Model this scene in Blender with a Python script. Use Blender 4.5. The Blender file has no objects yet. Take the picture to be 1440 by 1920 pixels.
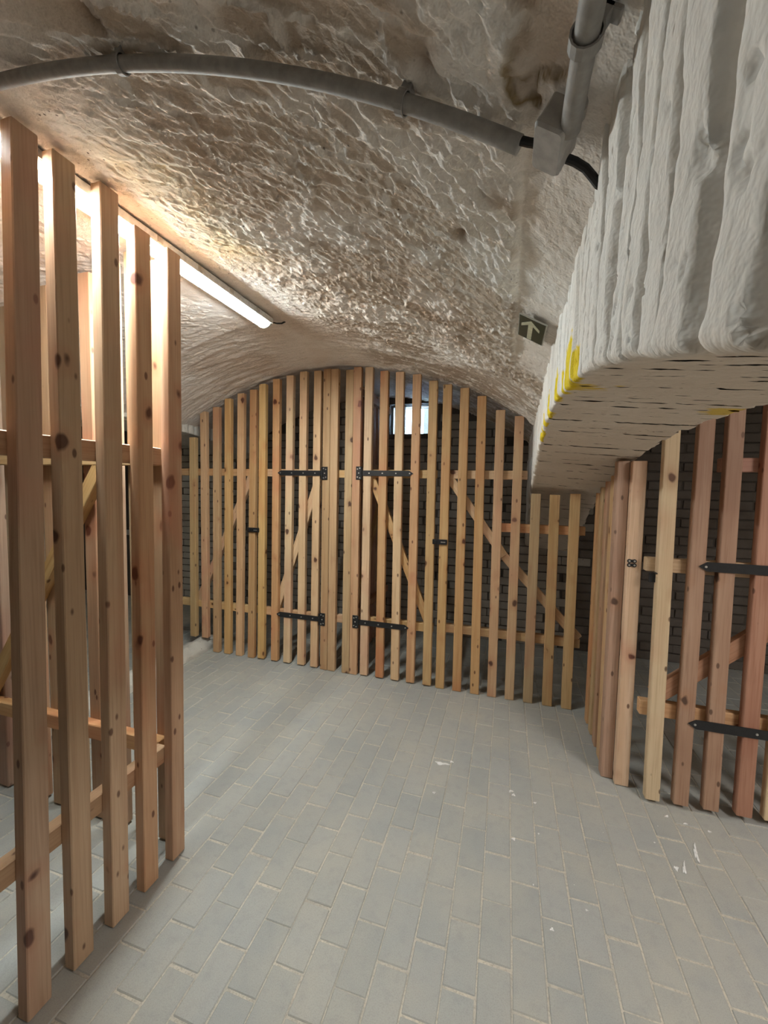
import bpy, math, random
import numpy as np
from mathutils import Matrix, Vector

# ------------------------------------------------------------------ camera, world, exposure
sc = bpy.context.scene
CAM_H, FOC, PITCH, ROLL, YAW = 1.4699, 761.55, .063654, .018861, -.293387
_cp, _sp = math.cos(PITCH), math.sin(PITCH)
_f = np.array([0, _cp, -_sp]); _r = np.array([1., 0, 0]); _u = np.array([0, _sp, _cp])
_c, _s = math.cos(ROLL), math.sin(ROLL)
_M = np.array([[math.cos(YAW), math.sin(YAW), 0], [-math.sin(YAW), math.cos(YAW), 0], [0, 0, 1]])
CR, CU, CF = _M @ (_c*_r + _s*_u), _M @ (-_s*_r + _c*_u), _M @ _f
cam_data = bpy.data.cameras.new('camera')
cam_data.sensor_fit = 'HORIZONTAL'; cam_data.sensor_width = 36
cam_data.lens = FOC*36/1440; cam_data.clip_start = .02; cam_data.clip_end = 60
cam = bpy.data.objects.new('camera', cam_data)
sc.collection.objects.link(cam)
cam.matrix_world = Matrix(((CR[0], CU[0], -CF[0], 0), (CR[1], CU[1], -CF[1], 0), (CR[2], CU[2], -CF[2], CAM_H), (0, 0, 0, 1)))
sc.camera = cam

world = bpy.data.worlds.new('daylight'); sc.world = world; world.use_nodes = True
_bg = world.node_tree.nodes['Background']
_bg.inputs[0].default_value = (.50, .74, 1, 1); _bg.inputs[1].default_value = 6.0
sc.view_settings.view_transform = 'Standard'; sc.view_settings.look = 'None'
sc.view_settings.exposure = 2.82; sc.view_settings.gamma = 1
sc.view_settings.use_curve_mapping = False
sc.cycles.max_bounces = 6; sc.cycles.diffuse_bounces = 4; sc.cycles.glossy_bounces = 2; sc.cycles.transmission_bounces = 4
LAMP_W = 48.0           # emission of the vault lamp's diffuser
LAMP2_W = 47.0          # the lamp of the neighbouring bay
LAMP_COL = (.92, 1.0, .985)

random.seed(7); rng = np.random.default_rng(7)
col = sc.collection

# ------------------------------------------------------------------ numpy noise
_perm = rng.permutation(512)
_grad = rng.uniform(0, 2*math.pi, 512)
def perlin(x, y, seed=0):
    x = np.asarray(x, float); y = np.asarray(y, float)
    x, y = np.broadcast_arrays(x, y)
    xi = np.floor(x).astype(int); yi = np.floor(y).astype(int)
    xf = x - xi; yf = y - yi
    def g(ix, iy, dx, dy):
        h = _perm[(_perm[(ix + seed*37) & 511] + iy) & 511]
        a = _grad[h]
        return np.cos(a)*dx + np.sin(a)*dy
    u = xf*xf*xf*(xf*(xf*6-15)+10); v = yf*yf*yf*(yf*(yf*6-15)+10)
    n00 = g(xi, yi, xf, yf); n10 = g(xi+1, yi, xf-1, yf)
    n01 = g(xi, yi+1, xf, yf-1); n11 = g(xi+1, yi+1, xf-1, yf-1)
    return ((n00*(1-u)+n10*u)*(1-v) + (n01*(1-u)+n11*u)*v)*1.5
def fbm(x, y, o=4, seed=0, gain=.5):
    a, f, t = 1., 1., 0
    for i in range(o):
        t = t + a*perlin(x*f, y*f, seed+i); a *= gain; f *= 2.03
    return t
def ridged(x, y, o=4, seed=0):
    a, f, t = 1., 1., 0
    for i in range(o):
        t = t + a*(1-2*np.abs(perlin(x*f, y*f, seed+i))); a *= .5; f *= 2.1
    return t
def sstep(a, b, x):
    t = np.clip((np.asarray(x, float)-a)/(b-a), 0, 1); return t*t*(3-2*t)

# ------------------------------------------------------------------ object helpers
def obj(name, verts, faces, m, parent=None, smooth=False, loc=None):
    me = bpy.data.meshes.new(name)
    me.from_pydata([tuple(map(float, v)) for v in verts], [], faces)
    me.update()
    if smooth: me.polygons.foreach_set('use_smooth', [True]*len(me.polygons))
    if m: me.materials.append(m)
    o = bpy.data.objects.new(name, me); col.objects.link(o)
    if loc is not None: o.location = loc
    if parent is not None: o.parent = parent
    return o
def grid_obj(name, P, m, parent=None, smooth=True, flip=False, colors=None):
    """P: (n, k, 3) array of points."""
    n, k, _ = P.shape
    idx = np.arange(n*k).reshape(n, k)
    q = np.stack([idx[:-1, :-1], idx[1:, :-1], idx[1:, 1:], idx[:-1, 1:]], -1).reshape(-1, 4)
    if flip: q = q[:, ::-1]
    me = bpy.data.meshes.new(name)
    me.vertices.add(n*k); me.vertices.foreach_set('co', P.reshape(-1).astype(np.float32))
    me.loops.add(q.size); me.loops.foreach_set('vertex_index', q.reshape(-1).astype(np.int32))
    me.polygons.add(len(q)); me.polygons.foreach_set('loop_start', np.arange(0, q.size, 4, dtype=np.int32))
    me.polygons.foreach_set('use_smooth', np.full(len(q), smooth))
    me.update(calc_edges=True); me.validate()
    if colors is not None:
        at = me.color_attributes.new('tint', 'FLOAT_COLOR', 'POINT')
        at.data.foreach_set('color', np.concatenate([colors.reshape(-1, 3), np.ones((n*k, 1))], 1).reshape(-1).astype(np.float32))
    me.materials.append(m)
    o = bpy.data.objects.new(name, me); col.objects.link(o)
    if parent is not None: o.parent = parent
    return o
def empty(name, loc=(0, 0, 0)):
    o = bpy.data.objects.new(name, None); o.empty_display_size = .1; col.objects.link(o); o.location = loc
    return o
def tag(o, label=None, cat=None, group=None, kind=None):
    if label: o['label'] = label
    if cat: o['category'] = cat
    if group: o['group'] = group
    if kind: o['kind'] = kind
    return o
def cbox(x0, x1, y0, y1, z0, z1, c=.003):
    """box with chamfered edges: 24 vertices"""
    V, F = [], []
    lo, hi = (x0, y0, z0), (x1, y1, z1)
    ix = {}
    for sx in (0, 1):
        for sy in (0, 1):
            for sz in (0, 1):
                s = (sx, sy, sz)
                for ax in range(3):
                    p = []
                    for a in range(3):
                        e = (lo, hi)[s[a]][a]
                        p.append(e if a == ax else e + (c if s[a] == 0 else -c))
                    ix[(s, ax)] = len(V); V.append(p)
    for ax in range(3):
        b, d = (ax+1) % 3, (ax+2) % 3
        for sg in (0, 1):
            def k(p, q):
                s = [0, 0, 0]; s[ax] = sg; s[b] = p; s[d] = q; return ix[(tuple(s), ax)]
            f = [k(0, 0), k(1, 0), k(1, 1), k(0, 1)]
            F.append(f if sg else f[::-1])
    for ax in range(3):       # edges parallel to ax
        b, d = (ax+1) % 3, (ax+2) % 3
        for p in (0, 1):
            for q in (0, 1):
                def k(t, w):
                    s = [0, 0, 0]; s[ax] = t; s[b] = p; s[d] = q; return ix[(tuple(s), w)]
                f = [k(0, b), k(1, b), k(1, d), k(0, d)]
                F.append(f if p == q else f[::-1])
    for s in [(a, b, c_) for a in (0, 1) for b in (0, 1) for c_ in (0, 1)]:
        f = [ix[(s, 0)], ix[(s, 1)], ix[(s, 2)]]
        F.append(f if sum(s) % 2 == 1 else f[::-1])
    return V, F
def merge(parts):
    V, F = [], []
    for v, f in parts:
        n = len(V); V += [tuple(p) for p in v]; F += [[i+n for i in q] for q in f]
    return V, F
def tube(path, r, n=12, cap=True):
    path = [Vector(p) for p in path]; V, F = [], []
    up = Vector((0, 0, 1)); prev = None
    for i, p in enumerate(path):
        t = (path[min(i+1, len(path)-1)] - path[max(i-1, 0)]).normalized()
        a = t.cross(up) if prev is None else prev - t*prev.dot(t)
        if a.length < 1e-4: a = t.cross(Vector((1, 0, 0)))
        a.normalize(); prev = a; b = t.cross(a)
        rr = r[i] if isinstance(r, (list, tuple)) else r
        for j in range(n):
            an = 2*math.pi*j/n; V.append(tuple(p + (a*math.cos(an) + b*math.sin(an))*rr))
    m = len(path)
    for i in range(m-1):
        for j in range(n):
            F.append([i*n+j, i*n+(j+1) % n, (i+1)*n+(j+1) % n, (i+1)*n+j])
    if cap: F.append(list(range(n))[::-1]); F.append([(m-1)*n+j for j in range(n)])
    return V, F
def prism(poly, d0, d1, frame):
    """poly: 2D outline, extruded from d0 to d1 along frame's third axis; frame(u, v, w) -> xyz"""
    n = len(poly); V = [frame(u, v, d0) for u, v in poly] + [frame(u, v, d1) for u, v in poly]
    F = [list(range(n))[::-1], [n+i for i in range(n)]] + [[i, (i+1) % n, n+(i+1) % n, n+i] for i in range(n)]
    return V, F

# ------------------------------------------------------------------ materials
class NT:
    def __init__(s, name, rough=.8):
        s.m = bpy.data.materials.new(name); s.m.use_nodes = True
        s.t = s.m.node_tree; s.b = s.t.nodes['Principled BSDF']
        s.b.inputs['Roughness'].default_value = rough
    def n(s, typ, **kw):
        nd = s.t.nodes.new(typ)
        for k, v in kw.items(): setattr(nd, k, v)
        return nd
    def l(s, a, b): s.t.links.new(a, b)
    def val(s, sock, v):
        if isinstance(v, bpy.types.NodeSocket): s.l(v, sock)
        elif isinstance(v, (tuple, list)) and len(v) == 3 and sock.type == 'RGBA': sock.default_value = (*v, 1)
        else: sock.default_value = v
    def noise(s, vec, scale, detail=4, rough=.55, dist=0):
        nd = s.n('ShaderNodeTexNoise'); s.val(nd.inputs['Vector'], vec); nd.inputs['Scale'].default_value = scale
        nd.inputs['Detail'].default_value = detail; nd.inputs['Roughness'].default_value = rough; nd.inputs['Distortion'].default_value = dist
        return nd.outputs[0]
    def voro(s, vec, scale, feat='F1', rnd=1.):
        nd = s.n('ShaderNodeTexVoronoi', feature=feat); s.val(nd.inputs['Vector'], vec)
        nd.inputs['Scale'].default_value = scale; nd.inputs['Randomness'].default_value = rnd
        return nd
    def mapr(s, v, a, b, c=0., d=1.):
        nd = s.n('ShaderNodeMapRange'); nd.clamp = True; s.val(nd.inputs[0], v)
        for i, k in enumerate((a, b, c, d)): nd.inputs[i+1].default_value = k
        return nd.outputs[0]
    def mix(s, f, a, b, mode='MIX'):
        nd = s.n('ShaderNodeMix', data_type='RGBA', blend_type=mode)
        s.val(nd.inputs['Factor'], f); s.val(nd.inputs['A'], a); s.val(nd.inputs['B'], b)
        return nd.outputs['Result']
    def math(s, op, a, b=0.):
        nd = s.n('ShaderNodeMath', operation=op); s.val(nd.inputs[0], a); s.val(nd.inputs[1], b); return nd.outputs[0]
    def vmul(s, v, k, off=None):
        nd = s.n('ShaderNodeMapping'); s.val(nd.inputs[0], v); nd.inputs['Scale'].default_value = k
        if off is not None: s.l(off, nd.inputs['Location'])
        return nd.outputs[0]
    def pos(s): return s.n('ShaderNodeNewGeometry').outputs['Position']
    def bump(s, h, strength, dist):
        nd = s.n('ShaderNodeBump'); s.val(nd.inputs['Height'], h)
        nd.inputs['Strength'].default_value = strength; nd.inputs['Distance'].default_value = dist
        s.l(nd.outputs[0], s.b.inputs['Normal'])
    def color(s, c): s.val(s.b.inputs['Base Color'], c); return s.m

def wood(name, light, mid, dark, knot=(.10, .035, .014), value=1., blotch=(.52, .20, .10)):
    t = NT(name, .62)
    oc = t.n('ShaderNodeTexCoord').outputs['Object']
    rnd = t.n('ShaderNodeObjectInfo').outputs['Random']
    off = t.n('ShaderNodeCombineXYZ')
    t.l(t.math('MULTIPLY', rnd, 37.), off.inputs[0]); t.l(t.math('MULTIPLY', rnd, 91.), off.inputs[1]); t.l(t.math('MULTIPLY', rnd, 53.), off.inputs[2])
    add = t.n('ShaderNodeVectorMath', operation='ADD'); t.l(oc, add.inputs[0]); t.l(off.outputs[0], add.inputs[1]); p = add.outputs[0]
    g1 = t.noise(t.vmul(p, (26, 26, 1.1)), 1, 3, .5, .6)
    g2 = t.noise(t.vmul(p, (150, 150, 4)), 1, 2)
    c = t.mix(t.mapr(g1, .32, .68), mid, light)
    c = t.mix(t.mapr(g2, .48, .72, 0, .45), c, dark)
    warp = t.noise(p, 9, 2)
    pw = t.n('ShaderNodeVectorMath', operation='ADD'); t.l(t.vmul(p, (7, 7, 4.6)), pw.inputs[0]); t.l(t.math('MULTIPLY', warp, .38), pw.inputs[1])
    v = t.voro(pw.outputs[0], 1)
    ring = t.mapr(v.outputs['Distance'], .30, .12)
    c = t.mix(t.math('MULTIPLY', ring, .35), c, (.40, .15, .055))
    c = t.mix(t.mapr(v.outputs['Distance'], .135, .085), c, knot)
    v2 = t.voro(t.vmul(p, (17, 17, 8)), 1)
    c = t.mix(t.mapr(v2.outputs['Distance'], .13, .08, 0, .85), c, knot)
    # reddish preservative blotches
    rb = t.noise(t.vmul(p, (3, 3, 1.6)), 1, 3)
    c = t.mix(t.mapr(rb, .53, .68, 0, .5), c, blotch)
    hs = t.n('ShaderNodeHueSaturation'); t.val(hs.inputs['Color'], c)
    t.l(t.mapr(rnd, 0, 1, .488, .508), hs.inputs['Hue'])
    r2 = t.math('FRACT', t.math('MULTIPLY', rnd, 7.31)); t.l(t.mapr(r2, 0, 1, .84*value, 1.12*value), hs.inputs['Value'])
    r3 = t.math('FRACT', t.math('MULTIPLY', rnd, 13.7)); t.l(t.mapr(r3, 0, 1, .82, 1.08), hs.inputs['Saturation'])
    t.bump(g2, .25, .0015)
    return t.color(hs.outputs[0])
PINE = wood('pine', (.64, .420, .215), (.54, .320, .145), (.36, .185, .075))
PINE_DARK = wood('pine_dimmed', (.52, .345, .20), (.44, .27, .145), (.29, .155, .075))  # darker copy of pine: dims slats the lamp overlights, and backlit faces
PINE_RED = wood('pine_red_stain', (.50, .300, .200), (.42, .225, .140), (.23, .10, .052), knot=(.10, .045, .025), blotch=(.28, .12, .07))
PINE_LIGHT = wood('pine_pale', (.78, .58, .375), (.70, .49, .29), (.50, .31, .16))

def plaster(name, base, warm, dirt, bump_d=.004, attr=False, stretch=(1, 1, 1), fine=90):
    t = NT(name, .9); p = t.pos(); ps = t.vmul(p, stretch)
    n1 = t.noise(p, 2.2, 3, .6); n2 = t.noise(ps, 14, 3, .62)
    c = t.mix(t.mapr(n1, .38, .66), base, warm)
    c = t.mix(t.mapr(n2, .56, .74, 0, .55), c, warm)
    pits = t.voro(t.vmul(p, stretch), 26)
    pit = t.math('MULTIPLY', t.mapr(pits.outputs['Distance'], .16, .08), t.mapr(t.noise(p, 5, 2), .55, .62))
    c = t.mix(t.math('MULTIPLY', pit, .8), c, dirt)
    if attr:
        a = t.n('ShaderNodeVertexColor', layer_name='tint').outputs['Color']
        c = t.mix(1., c, a, 'MULTIPLY')
    n4 = t.noise(p, fine*.45, 3, .70)
    h = t.math('ADD', t.math('MULTIPLY', n2, .8), n4)
    t.bump(h, .9, bump_d)
    return t.color(c)
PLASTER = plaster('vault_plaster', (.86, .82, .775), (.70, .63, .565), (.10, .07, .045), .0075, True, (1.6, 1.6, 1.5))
WHITE_WASH = plaster('white_wash', (.86, .84, .805), (.76, .72, .67), (.28, .22, .17), .005, True, (1.2, 1.6, 1))
WALL_PLASTER = plaster('wall_plaster', (.62, .59, .54), (.50, .46, .40), (.10, .08, .06), .004)
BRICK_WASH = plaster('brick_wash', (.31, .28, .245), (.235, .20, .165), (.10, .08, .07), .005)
BRICK_SHADED = plaster('brick_shaded', (.13, .11, .095), (.085, .065, .05), (.04, .03, .025), .005)  # shade put into the colour: bricks in the dim compartment behind the right gate
MORTAR = plaster('dark_mortar', (.10, .085, .07), (.07, .055, .045), (.05, .04, .03), .003)
KERB = plaster('kerb_plaster', (.62, .60, .55), (.48, .45, .40), (.15, .12, .10), .006)

def paver_mat():
    t = NT('concrete_paver', .82); p = t.pos()
    rnd = t.n('ShaderNodeObjectInfo').outputs['Random']
    n1 = t.noise(p, 300, 3, .7); n2 = t.noise(p, 2.6, 4); n3 = t.noise(p, 24, 4)
    c = t.mix(t.mapr(rnd, 0, 1), (.330, .335, .318), (.372, .372, .350))
    c = t.mix(t.mapr(n2, .40, .65, 0, .75), c, (.425, .405, .350))
    c = t.mix(t.mapr(n3, .5, .75, 0, .35), c, (.28, .275, .27))
    c = t.mix(t.mapr(n1, .45, .75, 0, .4), c, (.20, .20, .195))
    v = t.voro(p, 17)
    sx = t.n('ShaderNodeSeparateXYZ'); t.l(p, sx.inputs[0])
    size = t.math('MULTIPLY', t.mapr(sx.outputs[0], -.9, .5, .02, 1.), t.math('POWER', v.outputs['Color'], 3.))
    th = t.math('MULTIPLY', size, .10)
    spk = t.math('LESS_THAN', v.outputs['Distance'], th)
    c = t.mix(t.math('MULTIPLY', spk, .75), c, (.80, .79, .76))
    t.bump(n1, .35, .0012)
    return t.color(c)
PAVER = paver_mat()
def sand_mat():
    t = NT('joint_sand', .95); p = t.pos()
    c = t.mix(t.mapr(t.noise(p, 7, 3), .35, .7), (.56, .51, .42), (.40, .37, .32))
    c = t.mix(t.mapr(t.noise(p, 160, 2), .45, .7, 0, .5), c, (.22, .20, .17))
    t.bump(t.noise(p, 220, 2), .6, .002); return t.color(c)
SAND = sand_mat()
def simple(name, c, rough=.5, metal=0., var=.12, scale=60):
    t = NT(name, rough); t.b.inputs['Metallic'].default_value = metal
    p = t.n('ShaderNodeTexCoord').outputs['Object']
    d = tuple(x*(1-var*2) for x in c)
    t.bump(t.noise(p, scale*2, 2), .12, .001)
    return t.color(t.mix(t.mapr(t.noise(p, scale, 3), .35, .7), c, d))
BLACK_METAL = simple('black_powder_coat', (.022, .022, .024), .42, .3)
STEEL = simple('zinc_steel', (.62, .60, .57), .35, .9)
GREY_PVC = simple('grey_conduit', (.33, .31, .29), .62)
BOX_PVC = simple('junction_box_plastic', (.40, .375, .35), .5)
RUBBER = simple('black_cable', (.008, .008, .009), .5)
LAMP_BODY = simple('lamp_housing', (.72, .71, .68), .4)
SIGN_GREEN = simple('sign_green', (.012, .032, .022), .35)
SIGN_PALE = simple('sign_pale', (.56, .56, .40), .4)
SIGN_EDGE = simple('sign_edge', (.50, .50, .44), .5)
FRAME_W = simple('window_paint', (.60, .60, .60), .5)
PAINT = simple('spilt_white_paint', (.82, .81, .79), .6)
DARK_PIPE = simple('dark_pipe', (.02, .018, .017), .4)
def emit(name, c, w):
    t = NT(name); t.b.inputs['Base Color'].default_value = (.9, .95, 1, 1)
    p = t.n('ShaderNodeTexCoord').outputs['Object']
    # the strip of LEDs shines downwards: the sides of the cover glow less than its underside
    nz = t.n('ShaderNodeSeparateXYZ'); t.l(t.n('ShaderNodeNewGeometry').outputs['True Normal'], nz.inputs[0])
    dn = t.math('POWER', t.math('MAXIMUM', t.math('MULTIPLY', nz.outputs[2], -1.), 0.), 5.)
    amt = t.math('MULTIPLY', t.mapr(dn, 0, 1, .022, 1.), t.mapr(t.noise(p, 3, 1), 0, 1, w*.97, w*1.03))
    t.l(amt, t.b.inputs['Emission Strength'])
    t.b.inputs['Emission Color'].default_value = (*c, 1); return t.m
def glass():
    t = NT('window_glass', .05); t.b.inputs['Transmission Weight'].default_value = 1; t.b.inputs['IOR'].default_value = 1.02
    p = t.pos(); return t.color(t.mix(t.noise(p, 20, 2), (.92, .96, .98), (.97, .98, 1)))
GLASS = glass()

# ------------------------------------------------------------------ the vault
VX, VR, VZ = -1.30, 2.48, 2.37
def vault_z(x, cx=VX): return VZ - VR + np.sqrt(np.maximum(VR*VR - (np.asarray(x, float)-cx)**2, .01))
def vault_disp(x, s, y):
    """relief of the rough plaster, positive into the room; s runs along the arc, y along the axis"""
    rough = .30 + .70*sstep(-1.14, -.82, x)
    rough = rough*(1-.30*sstep(2.05, 2.3, y))
    band = sstep(-.006, .006, x)*sstep(.2, .3, y)*(1-sstep(1.75, 1.95, y))      # smooth plastered strip beside the arch
    near_lamp = np.exp(-((x+1.28)/.09)**2)
    smooth_left = (1-sstep(-1.25, -.85, x))
    # brick courses run across the vault, slightly askew; every brick sits at its own height, joints smeared with plaster
    c = (y - .23*s + .016*fbm(s*3.1, y*3.1, 3, 3))/.072
    kc = np.floor(c); fr = c - kc
    jb_ = s/.235 + (_perm[(kc.astype(int)*7) & 511] % 97)/97.
    kj = np.floor(jb_); fj = jb_ - kj
    hsh = _perm[(_perm[(kc.astype(int)*13+5) & 511] + kj.astype(int)*29) & 511]/511.
    hs2 = _perm[(_perm[(kc.astype(int)*31+9) & 511] + kj.astype(int)*17+3) & 511]/511.
    ej = np.minimum(np.minimum(fr, 1-fr)*.072, np.minimum(fj, 1-fj)*.235)   # distance to the brick's edge
    edge_n = ej + .010*fbm(s*16, y*30, 3, 13)
    inside = sstep(.006, .011, edge_n)
    lip = np.exp(-((edge_n-.0075)/.0026)**2)*sstep(-.1, .35, fbm(s*5, y*6, 2, 73))
    stroke = fbm((s*.72 + y*.69)*11, (-s*.69 + y*.72)*46, 3, 83)
    brick_h = .0075*(hsh-.5) + (fr-.35)*.011*(hs2-.15)
    mud = .0040*fbm(s*7, y*9, 3, 23) + .0058*fbm(s*17 + y*12, y*34 - s*20, 3, 33)
    filled = sstep(.02, .34, fbm(s*2.3 - y*.4, y*3.6, 3, 11))                 # where thick plaster hides the bricks
    flat = inside*(1-filled)*(1-band)*sstep(-1.05, -.75, x)
    d = brick_h*inside + (mud - .0030)*(1-inside)
    d = d*(1-filled) + filled*(mud*1.15 + .0030 + .35*brick_h)
    d = d + .0062*lip*(1-.6*filled) + .0042*stroke*(.35+.65*np.maximum(filled, 1-inside)) + .0014*fbm(s*60, y*60, 2, 63)
    pop = fbm(s*40, y*36, 3, 51)
    d = d + .0045*np.maximum(pop, -.2)*sstep(1.15, 1.75, y)*(1-sstep(2.1, 2.3, y))
    d = d*rough*1.35
    rip = fbm(s*5 + .5*perlin(s*3, y*3, 5), y*22, 3, 61)
    d = d + .0030*rip*(smooth_left + .8*sstep(2.0, 2.3, y))
    d = d*(1-.82*band) - .009*band
    d = d*(1-.8*near_lamp)
    d = d + .010*fbm(s*1.1, y*.9, 2, 71)*(1-near_lamp)*(1-band)
    # cable chase plastered over, from the lamp's end to the left springing
    line = 2.0 + .16*(x+1.25)*-1 - y
    d = d + .007*np.exp(-(line/.022)**2)*(1-sstep(-1.28, -1.2, x))
    # the place where the plaster has fallen off above the conduit
    hole = np.hypot((x-.010)/.040, (y-.50)/.13) + .30*fbm(x*22, y*22, 3, 81)
    d = d - .012*(1-sstep(.85, 1.0, hole))
    for hx, hy, hr in ((-.165, .70, .014), (-.75, .60, .018), (-.13, 1.03, .014), (-.05, 2.45, .02), (-.14, .62, .012)):
        d = d - .014*np.exp(-(((x-hx)/hr)**2 + ((y-hy)/(hr*1.3))**2))
    return d, flat
def vault_tint(x, s, y, flat):
    c = np.ones(x.shape + (3,))
    def mul(m, rgb):
        nonlocal c; c = c*(1-m[..., None]*(1-np.array(rgb)))
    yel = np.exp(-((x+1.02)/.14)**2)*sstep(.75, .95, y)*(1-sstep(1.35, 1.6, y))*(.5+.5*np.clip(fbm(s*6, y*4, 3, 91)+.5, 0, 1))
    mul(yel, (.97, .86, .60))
    hole = np.hypot((x-.010)/.040, (y-.50)/.13) + .30*fbm(x*22, y*22, 3, 81)
    mul(1-sstep(.85, .95, hole), (.86, .80, .74))
    rim = np.exp(-((hole-.93)/.10)**2)*sstep(.52, .60, y)
    mul(rim, (.36, .27, .14))
    for hx, hy, hr in ((-.165, .70, .018), (-.75, .60, .020), (-.13, 1.03, .016), (-.14, .62, .014)):
        mul(.8*np.exp(-(((x-hx)/hr)**2 + ((y-hy)/(hr*1.3))**2)), (.30, .20, .12))
    pl = sstep(.02, .34, fbm(s*2.3 - y*.4, y*3.6, 3, 11))
    mul(flat, (.64, .575, .505)); mul(.5*(1-pl), (.95, .92, .89))
    mul(.5*sstep(.1, .5, fbm(s*1.6, y*1.4, 3, 96)), (.88, .80, .74))
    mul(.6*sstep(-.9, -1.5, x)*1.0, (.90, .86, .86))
    return c
ys = np.concatenate([np.arange(-2.62, .30, .08), np.arange(.30, 2.98, .0042), np.arange(2.98, 4.06, .03)])
arc0, arc1 = math.asin((-2.72-VX)/VR), math.asin((.17-VX)/VR)
th = np.linspace(arc0, arc1, 740)
TH, YY = np.meshgrid(th, ys, indexing='ij')
XX = VX + VR*np.sin(TH); SS = VR*TH
DD, FLAT = vault_disp(XX, SS, YY)
RR = VR - DD
P = np.stack([VX + RR*np.sin(TH), YY, VZ-VR + RR*np.cos(TH)], -1)
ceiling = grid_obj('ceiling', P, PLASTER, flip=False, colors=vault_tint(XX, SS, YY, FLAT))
tag(ceiling, 'rough whitewashed brick barrel vault over the cellar passage', kind='structure')
for nm, cx in (('ceiling_left_bay', -4.55), ('ceiling_right_bay', 2.03)):
    th2 = np.linspace(math.asin(-1.47/VR), math.asin(1.47/VR), 60); y2 = np.linspace(-2.62, 4.06, 90)
    T2, Y2 = np.meshgrid(th2, y2, indexing='ij')
    R2 = VR - .02*fbm(T2*9, Y2*3, 4, 15)
    o = grid_obj(nm, np.stack([cx + R2*np.sin(T2), Y2, VZ-VR + R2*np.cos(T2)], -1), WALL_PLASTER)
    tag(o, 'rough plastered vault of the bay beside the passage', kind='structure')

# ------------------------------------------------------------------ right wall: arch of whitewashed voussoirs
ARC_Y, ARC_Z, ARC_R, WX1 = 1.5, 1.725, 4.33, .585
def arch_z(y): return ARC_Z - (ARC_R - np.sqrt(ARC_R**2 - (np.asarray(y, float)-ARC_Y)**2))
def wall_x(y): return .096 + .02*np.asarray(y, float)
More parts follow.
